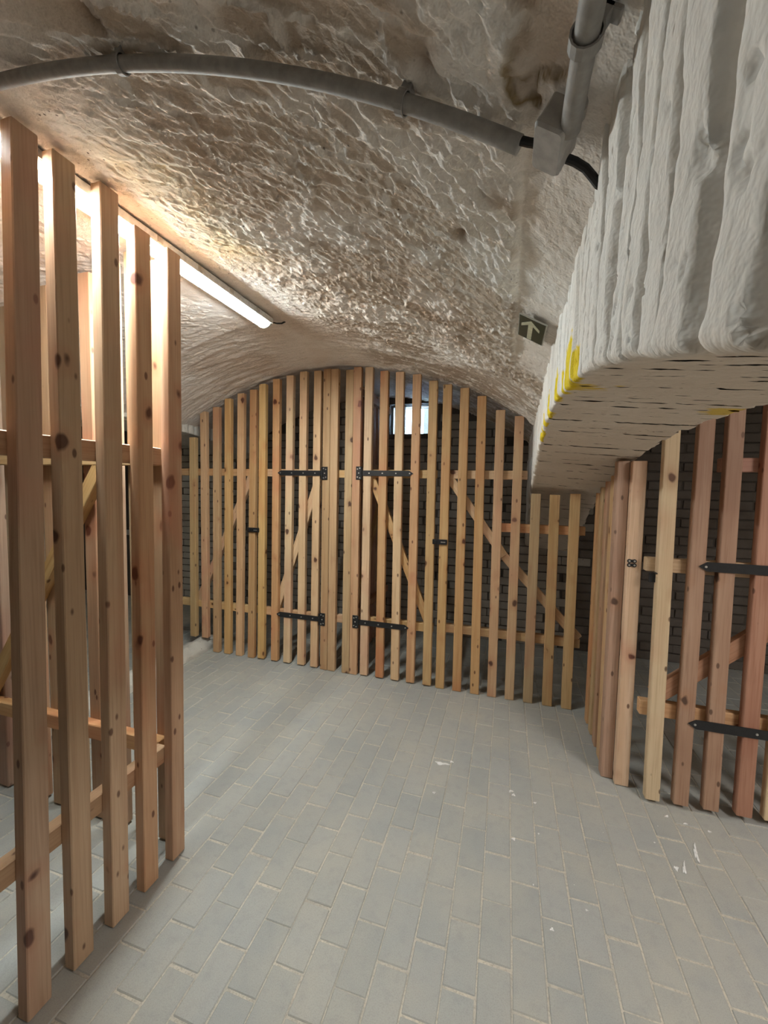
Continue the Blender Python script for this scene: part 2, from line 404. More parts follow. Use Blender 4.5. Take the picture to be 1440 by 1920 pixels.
# solid core behind the joints
yy = np.linspace(-1.0, 4.0, 61)
V, F = [], []
for y in yy:
    za = float(arch_z(y)) + .022; x0 = float(wall_x(y)) + .034
    V += [(x0, y, za), (WX1-.01, y, za-.03), (WX1-.01, y, 2.10), (x0, y, 2.10)]
for i in range(len(yy)-1):
    a, b = 4*i, 4*i+4
    for j in range(4): F.append([a+j, a+(j+1) % 4, b+(j+1) % 4, b+j])
wall_right = obj('wall_right', V, F, MORTAR)
tag(wall_right, 'arched side wall of white painted brick with yellow paint marks', kind='structure')
YEL = [(.815, .905, .062), (.915, 1.065, .085), (1.10, 1.14, .05), (1.20, 1.27, .075), (1.47, 1.60, .085), (1.66, 1.76, .05), (1.84, 2.06, .035)]
k = 0
y = -.94
while y < 3.98:
    pitch = .070*(1+.14*random.uniform(-1, 1))
    y0, y1 = y, min(y+pitch, 3.99); y = y1
    near = .1 < y0 < .85; mid = .85 <= y0 < 2.95
    step = .0035 if near else (.0065 if mid else .025)
    nc = 15 if near else (11 if mid else 5)
    ym = (y0+y1)/2
    proud = random.uniform(-.003, .004); drop = random.uniform(-.0015, .0015)
    tilt = .6*(ym-ARC_Y)/ARC_R
    za = float(arch_z(ym)) - drop; x0 = float(wall_x(ym)) - proud; x1 = WX1 + random.uniform(-.012, .012)
    # path: down the face, round the edge, along the soffit, up the inner side
    rc = random.uniform(.008, .018)
    face_n = max(6, int((2.03-za)/step)); sof_n = max(8, int((x1-x0)/(step*2.2)))
    px = [x0]*face_n; pz = list(np.linspace(2.03, za+rc, face_n)); nx = [-1.]*face_n; nz = [0.]*face_n
    for a in np.linspace(.15, .85, 5):
        an = a*math.pi/2
        px.append(x0+rc-rc*math.cos(an)); pz.append(za+rc-rc*math.sin(an)); nx.append(-math.cos(an)); nz.append(-math.sin(an))
    for tt in np.linspace(0, 1, sof_n):
        px.append(x0+rc+(x1-x0-rc)*tt); pz.append(za-.035*tt); nx.append(0); nz.append(-1)
    for tt in (.05, .5, 1):
        px.append(x1); pz.append(za-.035+(.25)*tt); nx.append(1); nz.append(0)
    px, pz, nx, nz = map(np.array, (px, pz, nx, nz)); npth = len(px)
    isf = np.arange(npth) < face_n+2
    q = np.concatenate([[0], np.cumsum(np.hypot(np.diff(px), np.diff(pz)))])
    sc_ = np.linspace(0, 1, nc)
    fw_ = sstep(q[face_n]+.030, q[face_n]-.012, q)[:, None]*np.ones((1, nc))
    Q, S = np.meshgrid(q, sc_, indexing='ij')
    YV = y0 + (y1-y0)*S
    XZ = (px+pz)[:, None]
    YV = YV + .0045*(perlin(XZ*13, XZ*0+k*3.3, 2)*(1-S) + perlin(XZ*13, XZ*0+(k+1)*3.3, 2)*S)
    edge = np.abs(2*S-1)
    wob = .34*fbm(Q*9, np.sign(S-.5)*3+k*7.3, 3, 5)
    jdep = .022*(.55+.45*sstep(-.3, .35, fbm(Q*5, S*0+k*3.7, 2, 6)))
    crack = sstep(.12, .42, fbm(Q*13, S*0+k*5.1, 3, 46))
    jd = jdep*fw_ + .004*crack*(1-fw_)
    jw = (.34+.10*wob)*fw_ + .07*(1-fw_)
    e2 = sstep(0, 1, np.clip((edge + wob*(.22*fw_ + .03*(1-fw_)) - (1-jw))/(jw*.75), 0, 1))
    d = -jd*e2
    d = d + (.0016*fw_ + .0012*(1-fw_))*fbm(Q*22, YV*30+k, 3, 7) + .0005*fbm(Q*90, YV*110, 2, 17)
    d = d + (.0035*fw_ + .0008*(1-fw_))*perlin(Q*6, YV*8, 47)
    d = d - (.006*fw_ + .0015*(1-fw_))*sstep(.50, .72, fbm(Q*26+3, YV*40, 3, 27))
    X = px[:, None] + nx[:, None]*d; Z = pz[:, None] + nz[:, None]*d + (arch_z(YV)-float(arch_z(ym)))*sstep(2.03, za+.05, pz)[:, None]
    YV2 = YV + tilt*(np.maximum(pz[:, None], za)-za)
    Cc = np.ones(X.shape + (3,))
    hgt = Z - arch_z(YV)
    yel = np.zeros(X.shape)
    for a, b, h in YEL:
        yel = np.maximum(yel, ((YV > a) & (YV < b) & (hgt < h*(1+.35*fbm(YV*40, Q*5, 2, 37))) & (X < x0+.014)).astype(float))
    yel = np.maximum(yel, ((YV > .93) & (YV < 1.05) & (X < x0+.06+.05*fbm(YV*30, X*20, 2, 3)) & (hgt < .03)).astype(float)*.8)
    yel = np.maximum(yel, ((YV > 1.28) & (YV < 1.40) & (X > WX1-.07+.04*fbm(YV*30, X*20, 2, 4)) & (hgt < .03)).astype(float)*.8)
    Cc = Cc*(1-yel[..., None]*(1-np.array((1.02, .80, .02))))
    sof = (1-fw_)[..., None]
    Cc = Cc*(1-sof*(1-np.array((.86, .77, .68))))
    grv = (e2*fw_)[..., None]*.30
    Cc = Cc*(1-grv*(1-np.array((.80, .70, .60))))
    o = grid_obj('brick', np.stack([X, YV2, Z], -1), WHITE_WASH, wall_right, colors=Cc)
    k += 1
# pier behind the camera side
V, F = cbox(.08, WX1, -2.62, -.93, 0, 2.05, .01)
o = obj('pier', V, F, WALL_PLASTER, wall_right)

# ------------------------------------------------------------------ left wall with its arch
WLX = -2.65
yl = np.concatenate([np.arange(-2.6, 1.9, .06), np.arange(1.9, 4.0, .008)])
def arch_l(y): return 1.95 - (np.asarray(y, float)-1.6)**2/30
rows = []
col_l = []
for zf in np.linspace(1, 0, 24):
    z = arch_l(yl) + (2.10-arch_l(yl))*zf
    st = np.abs((yl/.07) % 1 - .5)*2
    dx = -.012*np.exp(-(st/.3)**2) + .006*fbm(yl*24, np.full_like(yl, zf*3), 3, 9)
    rows.append(np.stack([WLX + dx, yl, z + .004*fbm(yl*30, yl*0, 2, 8)], -1))
for xf in np.linspace(.03, 1, 8):
    z = arch_l(yl) + .004*fbm(yl*18, np.full_like(yl, xf*5), 3, 12)
    rows.append(np.stack([np.full_like(yl, WLX-.45*xf), yl, z - .02*xf], -1))
rows.append(np.stack([np.full_like(yl, WLX-.45), yl, yl*0+2.1], -1))
Pl = np.array(rows)
wall_left = grid_obj('wall_left', Pl, WHITE_WASH, flip=True, colors=np.ones(Pl.shape)*np.array((.80, .78, .74)))
tag(wall_left, 'whitewashed arched side wall opposite, behind the slat fences', kind='structure')

# ------------------------------------------------------------------ outer walls of the bays
def plane(name, pts, m):
    o = obj(name, pts, [[0, 1, 2, 3]], m); tag(o, kind='structure'); return o
for nm, pts in (('wall_front', [(-6.1, -2.6, -.05), (3.6, -2.6, -.05), (3.6, -2.6, 2.6), (-6.1, -2.6, 2.6)]),
                ('wall_outer_left', [(-6.0, -2.7, -.05), (-6.0, 4.3, -.05), (-6.0, 4.3, 2.6), (-6.0, -2.7, 2.6)]),
                ('wall_outer_right', [(3.48, -2.7, -.05), (3.48, 4.3, -.05), (3.48, 4.3, 2.6), (3.48, -2.7, 2.6)])):
    tag(plane(nm, pts, WALL_PLASTER), 'plastered end wall of the cellar outside the picture', kind='structure')
# roof slab above the vaults keeps the daylight out
V, F = merge([cbox(-6.2, 3.7, -2.8, 4.5, 2.62, 2.75, .01)])
tag(obj('ceiling_slab', V, F, WALL_PLASTER), 'slab above the vaults, unseen', kind='structure')

# ------------------------------------------------------------------ back wall of painted bricks, with the window opening
BY = 4.0
WIN = (-1.17, -.765, 1.995, 2.295)
def slab(x0, x1, z0, z1): return cbox(x0, x1, BY+.006, BY+.30, z0, z1, .001)
V, F = merge([slab(-6.1, WIN[0], -.05, 2.7), slab(WIN[1], 3.6, -.05, 2.7), slab(WIN[0], WIN[1], -.05, WIN[2]), slab(WIN[0], WIN[1], WIN[3], 2.7)])
wall_back = obj('wall_back', V, F, MORTAR)
tag(wall_back, 'back wall of grey painted bricks behind the slat fences', kind='structure')
cand = []
ch, bl = .078, .258
for r in range(30):
    z0 = r*ch + .004
    for c in range(-14, 16):
        x0 = -1.3 + c*bl + (bl/2 if r % 2 else 0) + random.uniform(-.012, .012)
        x1 = x0 + bl - .010 + random.uniform(-.012, .004)
        if x1 < -4.4 or x0 > 2.6: continue
        if x1 > WIN[0]-.01 and x0 < WIN[1]+.01 and z0+ch > WIN[2]-.01: continue
        if z0+ch > vault_z((x0+x1)/2)+.02 and -2.6 < x0 < .1: continue
        xm = (x0+x1)/2
        pri = abs(z0-1.1)*.45 + (0 if -1.05 < xm < .55 else (.25 if xm > .55 else .45)) + (.6 if xm < -2.2 and xm > -2.9 else 0)
        cand.append((pri, x0, x1, z0, z0 + ch - .009 + random.uniform(-.003, .002)))
cand.sort()
rest = []
for i, (pri, x0, x1, z0, z1) in enumerate(cand):
    dpt = random.uniform(.004, .016)
    v, f = cbox(-(x1-x0)/2, (x1-x0)/2, -dpt, .01, 0, z1-z0, .004)
    v = [(a+random.uniform(-.003, .003), b, c_+random.uniform(-.003, .003)) for a, b, c_ in v]
    bm_ = BRICK_SHADED if x0 > .50 else (WALL_PLASTER if x1 < -2.9 else BRICK_WASH)
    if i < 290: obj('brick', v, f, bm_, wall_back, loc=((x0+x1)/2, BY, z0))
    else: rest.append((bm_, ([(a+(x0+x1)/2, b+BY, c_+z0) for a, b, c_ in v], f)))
for bm_ in (BRICK_WASH, BRICK_SHADED, WALL_PLASTER):
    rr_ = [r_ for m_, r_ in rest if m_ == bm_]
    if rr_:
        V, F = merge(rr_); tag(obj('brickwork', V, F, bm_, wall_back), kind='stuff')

# window in the back wall
win = empty('window_1', ((WIN[0]+WIN[1])/2, BY, WIN[2])); tag(win, 'small cellar window with a wire grille high in the back wall', kind='structure')
ox, oy, oz = win.location
def L(v): return [(a-ox, b-oy, c-oz) for a, b, c in v]
fw = .016
v, f = merge([cbox(WIN[0], WIN[1], BY+.10, BY+.13, WIN[2], WIN[2]+fw), cbox(WIN[0], WIN[1], BY+.10, BY+.13, WIN[3]-fw, WIN[3]),
              cbox(WIN[0], WIN[0]+fw, BY+.10, BY+.13, WIN[2], WIN[3]), cbox(WIN[1]-fw, WIN[1], BY+.10, BY+.13, WIN[2], WIN[3]),
              cbox(-1.125, -1.03, BY+.095, BY+.13, WIN[2], WIN[3])])
obj('window_frame', L(v), f, FRAME_W, win)
v, f = merge([cbox(-1.03, WIN[1], BY+.113, BY+.117, WIN[2], WIN[3], .001)]); obj('pane', L(v), f, GLASS, win)
v, f = merge([cbox(WIN[0], -1.125, BY+.113, BY+.117, WIN[2], WIN[3], .001)]); obj('pane', L(v), f, GLASS, win)
g = []
for x in np.arange(-1.03, WIN[1], .0105): g.append(cbox(x-.0011, x+.0011, BY+.080, BY+.0822, WIN[2], WIN[3], .0004))
for z in np.arange(WIN[2], WIN[3], .0105): g.append(cbox(-1.03, WIN[1], BY+.0822, BY+.0844, z-.0011, z+.0011, .0004))
v, f = merge(g); obj('grille', L(v), f, FRAME_W, win)
# light well outside: a pale wall that fills the right of the view
v, f = merge([cbox(-.93, -.45, BY+.55, BY+.60, 1.7, 3.0, .005)]); o = obj('light_well_wall', v, f, PAINT)
tag(o, 'pale light well wall outside the small window', kind='structure')

# ------------------------------------------------------------------ floor of concrete pavers
V, F = cbox(-6.1, 3.6, -2.7, 4.35, -.12, -.0024, .001)
floor = obj('floor', V, F, SAND); tag(floor, 'grey concrete paver floor laid in running bond', kind='structure')
GX, GY = -.134, 1.52
cand = []
def project(p):
    d = np.array(p) - np.array([0, 0, CAM_H]); w = d @ CF
    return (720 + FOC*(d @ CR)/w, 960 - FOC*(d @ CU)/w, w)
for u in range(-30, 27):
    for v_ in range(-16, 14):
        x0 = GX + u*.1; y0 = GY + (v_ + (0 if u % 2 == 0 else .5))*.2
        if y0 < -2.3 or y0 > 4.0: continue
        X_, Y_, w = project((x0+.05, y0+.1, 0))
        area = 0
        if w > .25 and -140 < X_ < 1580 and Y_ < 2060:
            area = 1/w**3
            if x0 < -1.25: area *= .25
            if y0 > 2.85: area *= .2
            if x0 > .55 and y0 > 2.1: area *= .25
        cand.append((-area, x0, y0))
cand.sort()
rest = []
shared = []
for i in range(24):
    v, f = cbox(-.05+.0016+random.uniform(0, .0010), .05-.0016-random.uniform(0, .0010), -.1+.0018+random.uniform(0, .0022), .1-.0018-random.uniform(0, .0022), -.05, 0, .0028)
    v = [(a + .0012*math.sin(9*b*20+i), b + .0010*math.sin(a*130+i), c) for a, b, c in v]
    shared.append((v, f))
pmesh = []
for v, f in shared:
    me = bpy.data.meshes.new('paver'); me.from_pydata(v, [], f); me.update(); me.materials.append(PAVER); pmesh.append(me)
for i, (na, x0, y0) in enumerate(cand):
    kk = random.randrange(24)
    jx, jy = random.uniform(-.0008, .0008), random.uniform(-.002, .002)
    z = random.uniform(-.0006, .0010); rx, ry = random.uniform(-.008, .008), random.uniform(-.010, .010); rz = random.uniform(-.006, .006)
    if i < 298:
        o = bpy.data.objects.new('paver', pmesh[kk]); col.objects.link(o); o.parent = floor
        o.location = (x0+.05+jx, y0+.1+jy, z); o.rotation_euler = (rx, ry, rz)
    else:
        v, f = shared[kk]
        rest.append(([(a+x0+.05+jx, b+y0+.1+jy, c+z+rx*b-ry*a) for a, b, c in v], f))
V, F = merge(rest); tag(obj('paving', V, F, PAVER, floor), kind='stuff')

# spilt paint on the pavers
def splat(x, y, rx, ry, ang, seed):
    n = 22; pts = []
    for j in range(n):
        a = 2*math.pi*j/n; r = 1 + .35*math.sin(3*a+seed) + .18*math.sin(7*a+seed*2)
        px_, py_ = rx*r*math.cos(a), ry*r*math.sin(a)
        pts.append((x + px_*math.cos(ang) - py_*math.sin(ang), y + px_*math.sin(ang) + py_*math.cos(ang)))
    V = [(x, y, .0046)] + [(a, b, .0030) for a, b in pts] + [(a, b, -.001) for a, b in pts]
    F = [[0, 1+j, 1+(j+1) % n] for j in range(n)] + [[1+j, n+1+j, n+1+(j+1) % n, 1+(j+1) % n] for j in range(n)]
    return V, F

# ------------------------------------------------------------------ slat fences and gates
def slat(parent, x0, x1, y0, y1, z0, z1, m=PINE, lean=0., name='slat', axis='x', c=.0028):
    """one upright batten; lean = shift of its top along axis"""
    px, py, pz = parent.location
    w, d, h = x1-x0, y1-y0, z1-z0
    v, f = cbox(0, w, 0, d, 0, h, c)
    v = [((a + (lean*cz/h if axis == 'x' else 0)), b + (lean*cz/h if axis == 'y' else 0), cz) for a, b, cz in v]
    return obj(name, v, f, m, parent, loc=(x0-px, y0-py, z0-pz))
def rail(parent, x0, x1, y0, y1, z0, z1, m=PINE, name='rail', lean=0.):
    """a horizontal batten; its own z axis runs along its length so the grain follows"""
    px, py, pz = parent.location
    along_x = (x1-x0) > (y1-y0)
    if along_x:
        v, f = cbox(0, z1-z0, 0, y1-y0, 0, x1-x0, .0028)
        o = obj(name, v, f, m, parent, loc=(x0-px, y0-py, z1-pz))
        o.matrix_local = Matrix(((0, 0, 1, x0-px), (0, 1, 0, y0-py), (-1, 0, 0, z1-pz), (0, 0, 0, 1)))
    else:
        v, f = cbox(0, x1-x0, 0, z1-z0, 0, y1-y0, .0028)
        o = obj(name, v, f, m, parent)
        o.matrix_local = Matrix(((1, 0, 0, x0-px), (0, 0, 1, y0-py), (0, -1, 0, z1-pz), (0, 0, 0, 1)))
    return o
def brace(parent, A, B, depth, w=.058, m=PINE, axis='x', y=0.):
    """diagonal batten from A to B, given as (position along the fence, height); ends cut upright"""
    px, py, pz = parent.location
    (a0, z0), (a1, z1) = A, B
    Ln = math.hypot(a1-a0, z1-z0); ang = math.atan2(a1-a0, z1-z0)
    v, f = cbox(-w/2, w/2, 0, depth, 0, Ln, .0028)
    o = obj('brace', v, f, m, parent)
    ca, sa = math.cos(ang), math.sin(ang)
    if axis == 'x':
        o.matrix_local = Matrix(((ca, 0, sa, a0-px), (0, 1, 0, y-py), (-sa, 0, ca, z0-pz), (0, 0, 0, 1)))
    else:
        o.matrix_local = Matrix(((0, 1, 0, y-px), (ca, 0, sa, a0-py), (-sa, 0, ca, z0-pz), (0, 0, 0, 1)))
    return o
def strap_hinge(parent, xa, xb, z, y, plate=True, right=True, h=.022):
    """black strap from its leaf plate at xa to its pointed tip at xb, on the face y"""
    px, py, pz = parent.location
    s = 1 if xb > xa else -1
    tip = [(xa, z-h), (xb-s*.03, z-h), (xb-s*.008, z-.006), (xb, z), (xb-s*.008, z+.006), (xb-s*.03, z+h), (xa, z+h)]
    if s < 0: tip = tip[::-1]
    parts = [prism(tip, y-.005, y, lambda u, v, w: (u-px, w-py, v-pz))]
    parts = [([(p[0], p[1], p[2]) for p in V], [q[::-1] for q in F]) for V, F in parts]
    screws = []
    if plate:
        x0, x1 = sorted((xa, xa-s*.045))
        parts.append(([(a-px, b-py, c-pz) for a, b, c in cbox(x0, x1, y-.006, y, z-.05, z+.05, .0015)[0]], cbox(0, 1, 0, 1, 0, 1, .1)[1]))
        parts.append(tube([(xa-px, y-.008-py, z-.046-pz), (xa-px, y-.008-py, z+.046-pz)], .007, 10))
        for dx, dz in ((-.013, .036), (-.032, .030), (-.022, 0), (-.013, -.036), (-.032, -.030)):
            screws.append((xa+s*dx, z+dz))
    n = 4
    for j in range(n): screws.append((xa + s*(.06 + (abs(xb-xa)-.085)*j/(n-1)), z))
    V, F = merge(parts); o = obj('hinge', V, F, BLACK_METAL, parent); o['label'] = 'black strap hinge'
    sv, sf_ = tube([(0, .004, 0), (0, 0, 0)], .0052, 8)
    for x, zz in screws: obj('screw', sv, sf_, STEEL, o, loc=(x-px, y-.0085-py, zz-pz))
    return o
FY0, FY1, FY2 = 2.88, 2.92, 2.962
SL = [  # x at top, top z, x at foot, foot z
 (-2.630, 1.856, -2.643, .112), (-2.516, 2.070, -2.519, .116), (-2.386, 2.103, -2.402, .003), (-2.268, 2.168, -2.288, .004),
 (-2.142, 2.204, -2.171, .003), (-2.025, 2.228, -2.053, .003), (-1.938, 2.269, -1.957, .010), (-1.812, 2.301, -1.829, .010),
 (-1.690, 2.321, -1.713, .010), (-1.573, 2.344, -1.585, .010), (-1.452, 2.342, -1.469, .010), (-1.372, 2.351, -1.382, .002),
 (-1.309, 2.347, -1.317, .002), (-1.188, 2.333, -1.195, .002), (-1.126, 2.349, -1.131, .002), (-1.036, 2.343, -1.044, .010),
 (-.918, 2.308, -.917, .010), (-.801, 2.294, -.796, .010), (-.675, 2.269, -.676, .010), (-.556, 2.217, -.550, .010),
 (-.455, 2.186, -.453, .002), (-.336, 2.156, -.330, .002), (-.219, 2.096, -.204, .002), (-.093, 1.997, -.085, .002),
 (.030, 1.954, .034, .002), (.154, 1.438, .156, .002), (.272, 1.434, .279, .002), (.395, 1.443, .400, .002)]
def far_slats(parent, a, b, m=PINE):
    for i in range(a, b+1):
        xt, zt, xb, zb = SL[i-1]
        slat(parent, xb, xb+.061, FY0, FY1, zb, zt, m, xt-xb)
# fixed panel at the left
fl = empty('slat_fence', (-2.3, FY1, 0)); tag(fl, 'pine slat fence panel in the far corner, left of both far gates', 'fence')
far_slats(fl, 1, 6)
rail(fl, -2.90, -1.995, FY1, FY2, 1.531, 1.592); rail(fl, -2.90, -1.995, FY1, FY2, .372, .434)
brace(fl, (-2.585, .44), (-2.045, 1.53), .040, y=FY1+.001)
# gate one
g1 = empty('slat_gate', (-1.65, FY1, 0)); tag(g1, 'far pine slat gate with its black strap hinges on its right-hand side', 'gate')
far_slats(g1, 7, 11)
rail(g1, -1.955, -1.395, FY1, FY2, 1.531, 1.592); rail(g1, -1.955, -1.395, FY1, FY2, .376, .438)
brace(g1, (-1.80, .445), (-1.425, 1.527), .040, y=FY1+.001)
strap_hinge(g1, -1.374, -1.764, 1.560, FY0-.001, h=.020); strap_hinge(g1, -1.384, -1.772, .410, FY0-.001, h=.020)
# middle posts
mp = empty('post_frame', (-1.22, FY1, 0)); tag(mp, 'two pairs of upright pine posts between the two far gates', 'post')
for i in (12, 13, 14, 15):
    xt, zt, xb, zb = SL[i-1]
    slat(mp, xb, xb+.0615, FY0, FY1, zb, zt, PINE, xt-xb, name='post')
rail(mp, -1.375, -1.075, FY1, FY2, 1.528, 1.588); rail(mp, -1.375, -1.075, FY1, FY2, .385, .446)
# gate two
g2 = empty('slat_gate', (-.77, FY1, 0)); tag(g2, 'far pine slat gate with its black strap hinges on its left-hand side', 'gate')
far_slats(g2, 16, 20)
rail(g2, -1.040, -.490, FY1, FY2, 1.531, 1.592); rail(g2, -1.040, -.490, FY1, FY2, .395, .457)
brace(g2, (-.985, 1.527), (-.525, .462), .040, y=FY1+.001)
strap_hinge(g2, -1.050, -.655, 1.564, FY0-.001, h=.020); strap_hinge(g2, -1.062, -.662, .424, FY0-.001, h=.020)
# fixed panel at the right
fr = empty('slat_fence', (0, FY1, 0)); tag(fr, 'pine slat fence panel right of both far gates, its slats stepping down under the arch', 'fence')
far_slats(fr, 21, 28)
rail(fr, -.455, .128, FY1, FY2, 1.531, 1.592); rail(fr, -.455, .50, FY1, FY2, .412, .472); rail(fr, -.035, .50, FY1, FY2, 1.168, 1.228)
brace(fr, (-.395, 1.53), (-.005, 1.0), .040, y=FY1+.001); brace(fr, (-.005, 1.0), (.49, .475), .040, y=FY1+.001)
# black latches
def latch(x0, x1, z, label):
    px, py, pz = (x0+x1)/2, FY0, z
    V, F = merge([cbox(x0-px, x1-px, -.016, -.0005, -.020, .016, .003), cbox(x0+.012-px, x0+.030-px, -.024, -.014, -.012, .010, .002)])
    o = obj('gate_latch', V, F, BLACK_METAL, loc=(px, py, pz)); tag(o, label, 'latch', 'black latches on the far gates')
    v, f = cbox(x1-.045-px, x1-.012-px, -.0175, -.0155, -.006, .002, .0005); obj('plate', v, f, STEEL, o)
latch(-2.045, -1.935, 1.092, 'small black latch on the far gate next to the corner fence panel')
latch(-.500, -.395, 1.082, 'small black latch on the far gate near the window')
# divider behind the middle posts
dv = empty('slat_fence', (-1.19, 3.4, 0)); tag(dv, 'dark slat divider running back from the middle posts to the brick wall', 'fence')
for i, yv in enumerate(np.arange(3.02, 3.94, .125)):
    slat(dv, -1.215, -1.175, yv, yv+.061, .003, 2.30, PINE_RED)  # dark red wood gives the divider its unlit look
rail(dv, -1.175, -1.135, 3.0, 3.95, 2.185, 2.245, PINE_RED); rail(dv, -1.175, -1.135, 3.0, 3.95, .40, .46, PINE_RED); rail(dv, -1.175, -1.135, 3.0, 3.95, 1.60, 1.66, PINE_RED)
brace(dv, (3.03, .47), (3.90, 1.58), .038, m=PINE, axis='y', y=-1.174)
# near fence at the left
LX0, LX1 = -1.225, -1.185
ln = empty('slat_fence', (-1.2, .9, 0)); tag(ln, 'tall slat fence standing near, at the left edge, under the lamp', 'fence')
for y0_, zt, le in ((.443, 2.30, .01), (.568, 2.29, .02), (.692, 2.351, .039), (.815, 2.348, .010), (.940, 2.356, .017), (1.062, 2.302, .012), (1.190, 2.304, .016)):
    slat(ln, LX0, LX1, y0_, y0_+.061, .003, zt, PINE_DARK, le, axis='y')
rail(ln, -1.267, LX0, .38, 1.205, 1.531, 1.594, PINE_DARK); rail(ln, -1.267, LX0, .38, 1.205, .392, .456, PINE_DARK)
# cross fence behind it
lc = empty('slat_fence', (-1.9, 1.25, 0)); tag(lc, 'brightly lit slat fence seen through the gaps of the near fence at left', 'fence')
xs = [-1.292, -1.412, -1.530, -1.650, -1.768, -1.888, -2.008, -2.125, -2.245, -2.365, -2.485]
for i, x0_ in enumerate(xs):
    zt = float(vault_z(x0_+.03)) - random.choice((.02, .03, .05))
    if i == 0: zt = 2.298
    slat(lc, x0_-.03, x0_+.031, 1.252, 1.292, .010, zt, PINE_DARK, random.uniform(-.006, .006))  # wood darkened here to hold back the lamp's glare
rail(lc, -2.62, -1.268, 1.210, 1.251, 1.531, 1.592); rail(lc, -2.62, -1.268, 1.210, 1.251, .395, .457)
brace(lc, (-2.28, .46), (-1.55, 1.528), .039, y=1.2115)
# side fence at the right, seen edge-on
rs = empty('slat_fence', (.55, 2.55, 0)); tag(rs, 'slat fence seen edge-on running back under the low arch', 'fence')
for i, yv in enumerate((2.375, 2.495, 2.615, 2.735)):
    slat(rs, .527, .567, yv, yv+.061, .003, float(arch_z(yv+.06)) - .075, PINE if i != 1 else PINE_DARK, axis='y')
slat(rs, .512, .566, 2.240, 2.300, .003, 1.615, PINE_RED, axis='y')
slat(rs, .566, .628, 2.200, 2.240, .003, 1.612, PINE_LIGHT, name='post')
rail(rs, .568, .608, 2.242, 2.84, 1.20, 1.26); rail(rs, .568, .608, 2.242, 2.84, .40, .46)
sp = merge([tube([(.585+dx-.55, 2.198-2.55, 1.123+dz), (.585+dx-.55, 2.1945-2.55, 1.123+dz)], .0095, 12) for dx in (-.011, .011) for dz in (-.010, .010)])
sp2 = merge([sp, ([(a-.55, b-2.55, c) for a, b, c in cbox(.568, .603, 2.196, 2.1995, 1.106, 1.120, .001)[0]], cbox(0, 1, 0, 1, 0, 1, .1)[1]),
             ([(a-.55, b-2.55, c) for a, b, c in cbox(.568, .603, 2.196, 2.1995, 1.126, 1.140, .001)[0]], cbox(0, 1, 0, 1, 0, 1, .1)[1])])
o = obj('strike_plate', sp2[0], sp2[1], BLACK_METAL, rs); o['label'] = 'black strike plate'
sv, sf_ = tube([(0, .0025, 0), (0, 0, 0)], .0045, 8)
for dx in (-.011, .011):
    for dz in (-.010, .010): obj('screw', sv, sf_, STEEL, o, loc=(.585+dx-.55, 2.192-2.55, 1.123+dz))
# gate at the right
rg = empty('slat_gate', (.95, 2.14, 0)); tag(rg, 'reddish slat gate at the right edge standing beyond the arch', 'gate')
for i, x0_ in enumerate((.676, .791, .908, 1.032, 1.135, 1.258, 1.378, 1.497)):
    slat(rg, x0_, x0_+.060, 2.118, 2.158, .016+.004*i % .02, 1.84 + .03*min(i, 4), (PINE_LIGHT, PINE_RED, PINE_RED, PINE_RED, PINE_LIGHT, PINE_RED, PINE_RED, PINE)[i], random.uniform(-.012, .004))
rail(rg, .634, 1.575, 2.158, 2.200, 1.096, 1.160); rail(rg, .642, 1.575, 2.158, 2.200, .404, .474)
rail(rg, .900, 1.575, 2.158, 2.200, 1.560, 1.622, PINE_RED)
brace(rg, (.705, .50), (1.40, 1.115), .040, w=.075, m=PINE_RED, y=2.159)
strap_hinge(rg, 1.60, .826, 1.141, 2.117, plate=True, h=.021); strap_hinge(rg, 1.60, .826, .419, 2.117, plate=True, h=.021)
hv = merge([([(a-.95, b-2.14, c) for a, b, c in cbox(.643, .673, 2.142, 2.147, 1.048, 1.092, .001)[0]], cbox(0, 1, 0, 1, 0, 1, .1)[1]),
            ([(a-.95, b-2.14, c) for a, b, c in cbox(.660, .676, 2.120, 2.147, 1.092, 1.097, .001)[0]], cbox(0, 1, 0, 1, 0, 1, .1)[1])])
o = obj('hasp', hv[0], hv[1], BLACK_METAL, rg); o['label'] = 'dark bent hasp'

# ------------------------------------------------------------------ vault lamp
LXC, LY0, LY1 = -1.283, .70, 1.965
lamp = empty('tube_lamp', (LXC, (LY0+LY1)/2, 2.366)); tag(lamp, 'long lit tube lamp fixed to the vault above the near fence', 'lamp')
def lamp_loc(v): return [(a-LXC, b-(LY0+LY1)/2, c-2.366) for a, b, c in v]
def profile_bar(poly, y0, y1):
    V, F = prism(poly, y0, y1, lambda u, v, w: (u, w, v)); return lamp_loc(V), F
hp = [(LXC+dx, z) for dx, z in ((-.034, 2.366), (-.048, 2.354), (-.048, 2.327), (-.043, 2.327), (-.043, 2.342), (.043, 2.342), (.043, 2.327), (.048, 2.327), (.048, 2.354), (.034, 2.366))]
V, F = profile_bar(hp, LY0, LY1); obj('housing', V, F, LAMP_BODY, lamp)
dp = [(LXC+.040*math.cos(a), 2.3415 + .033*math.sin(a)) for a in np.linspace(math.pi, 2*math.pi, 17)]
V, F = profile_bar(dp, LY0+.02, LY1-.012)
obj('diffuser', V, F, emit('lamp_diffuser', LAMP_COL, LAMP_W), lamp, smooth=False)['label'] = 'glowing clear diffuser'
for y0_, y1_ in ((LY0, LY0+.02), (LY1-.012, LY1+.004)):
    ep = [(LXC+.043*math.cos(a), 2.3415+.035*math.sin(a)) for a in np.linspace(math.pi, 2*math.pi, 13)]
    V, F = profile_bar(ep, y0_, y1_); obj('end_cap', V, F, LAMP_BODY, lamp)
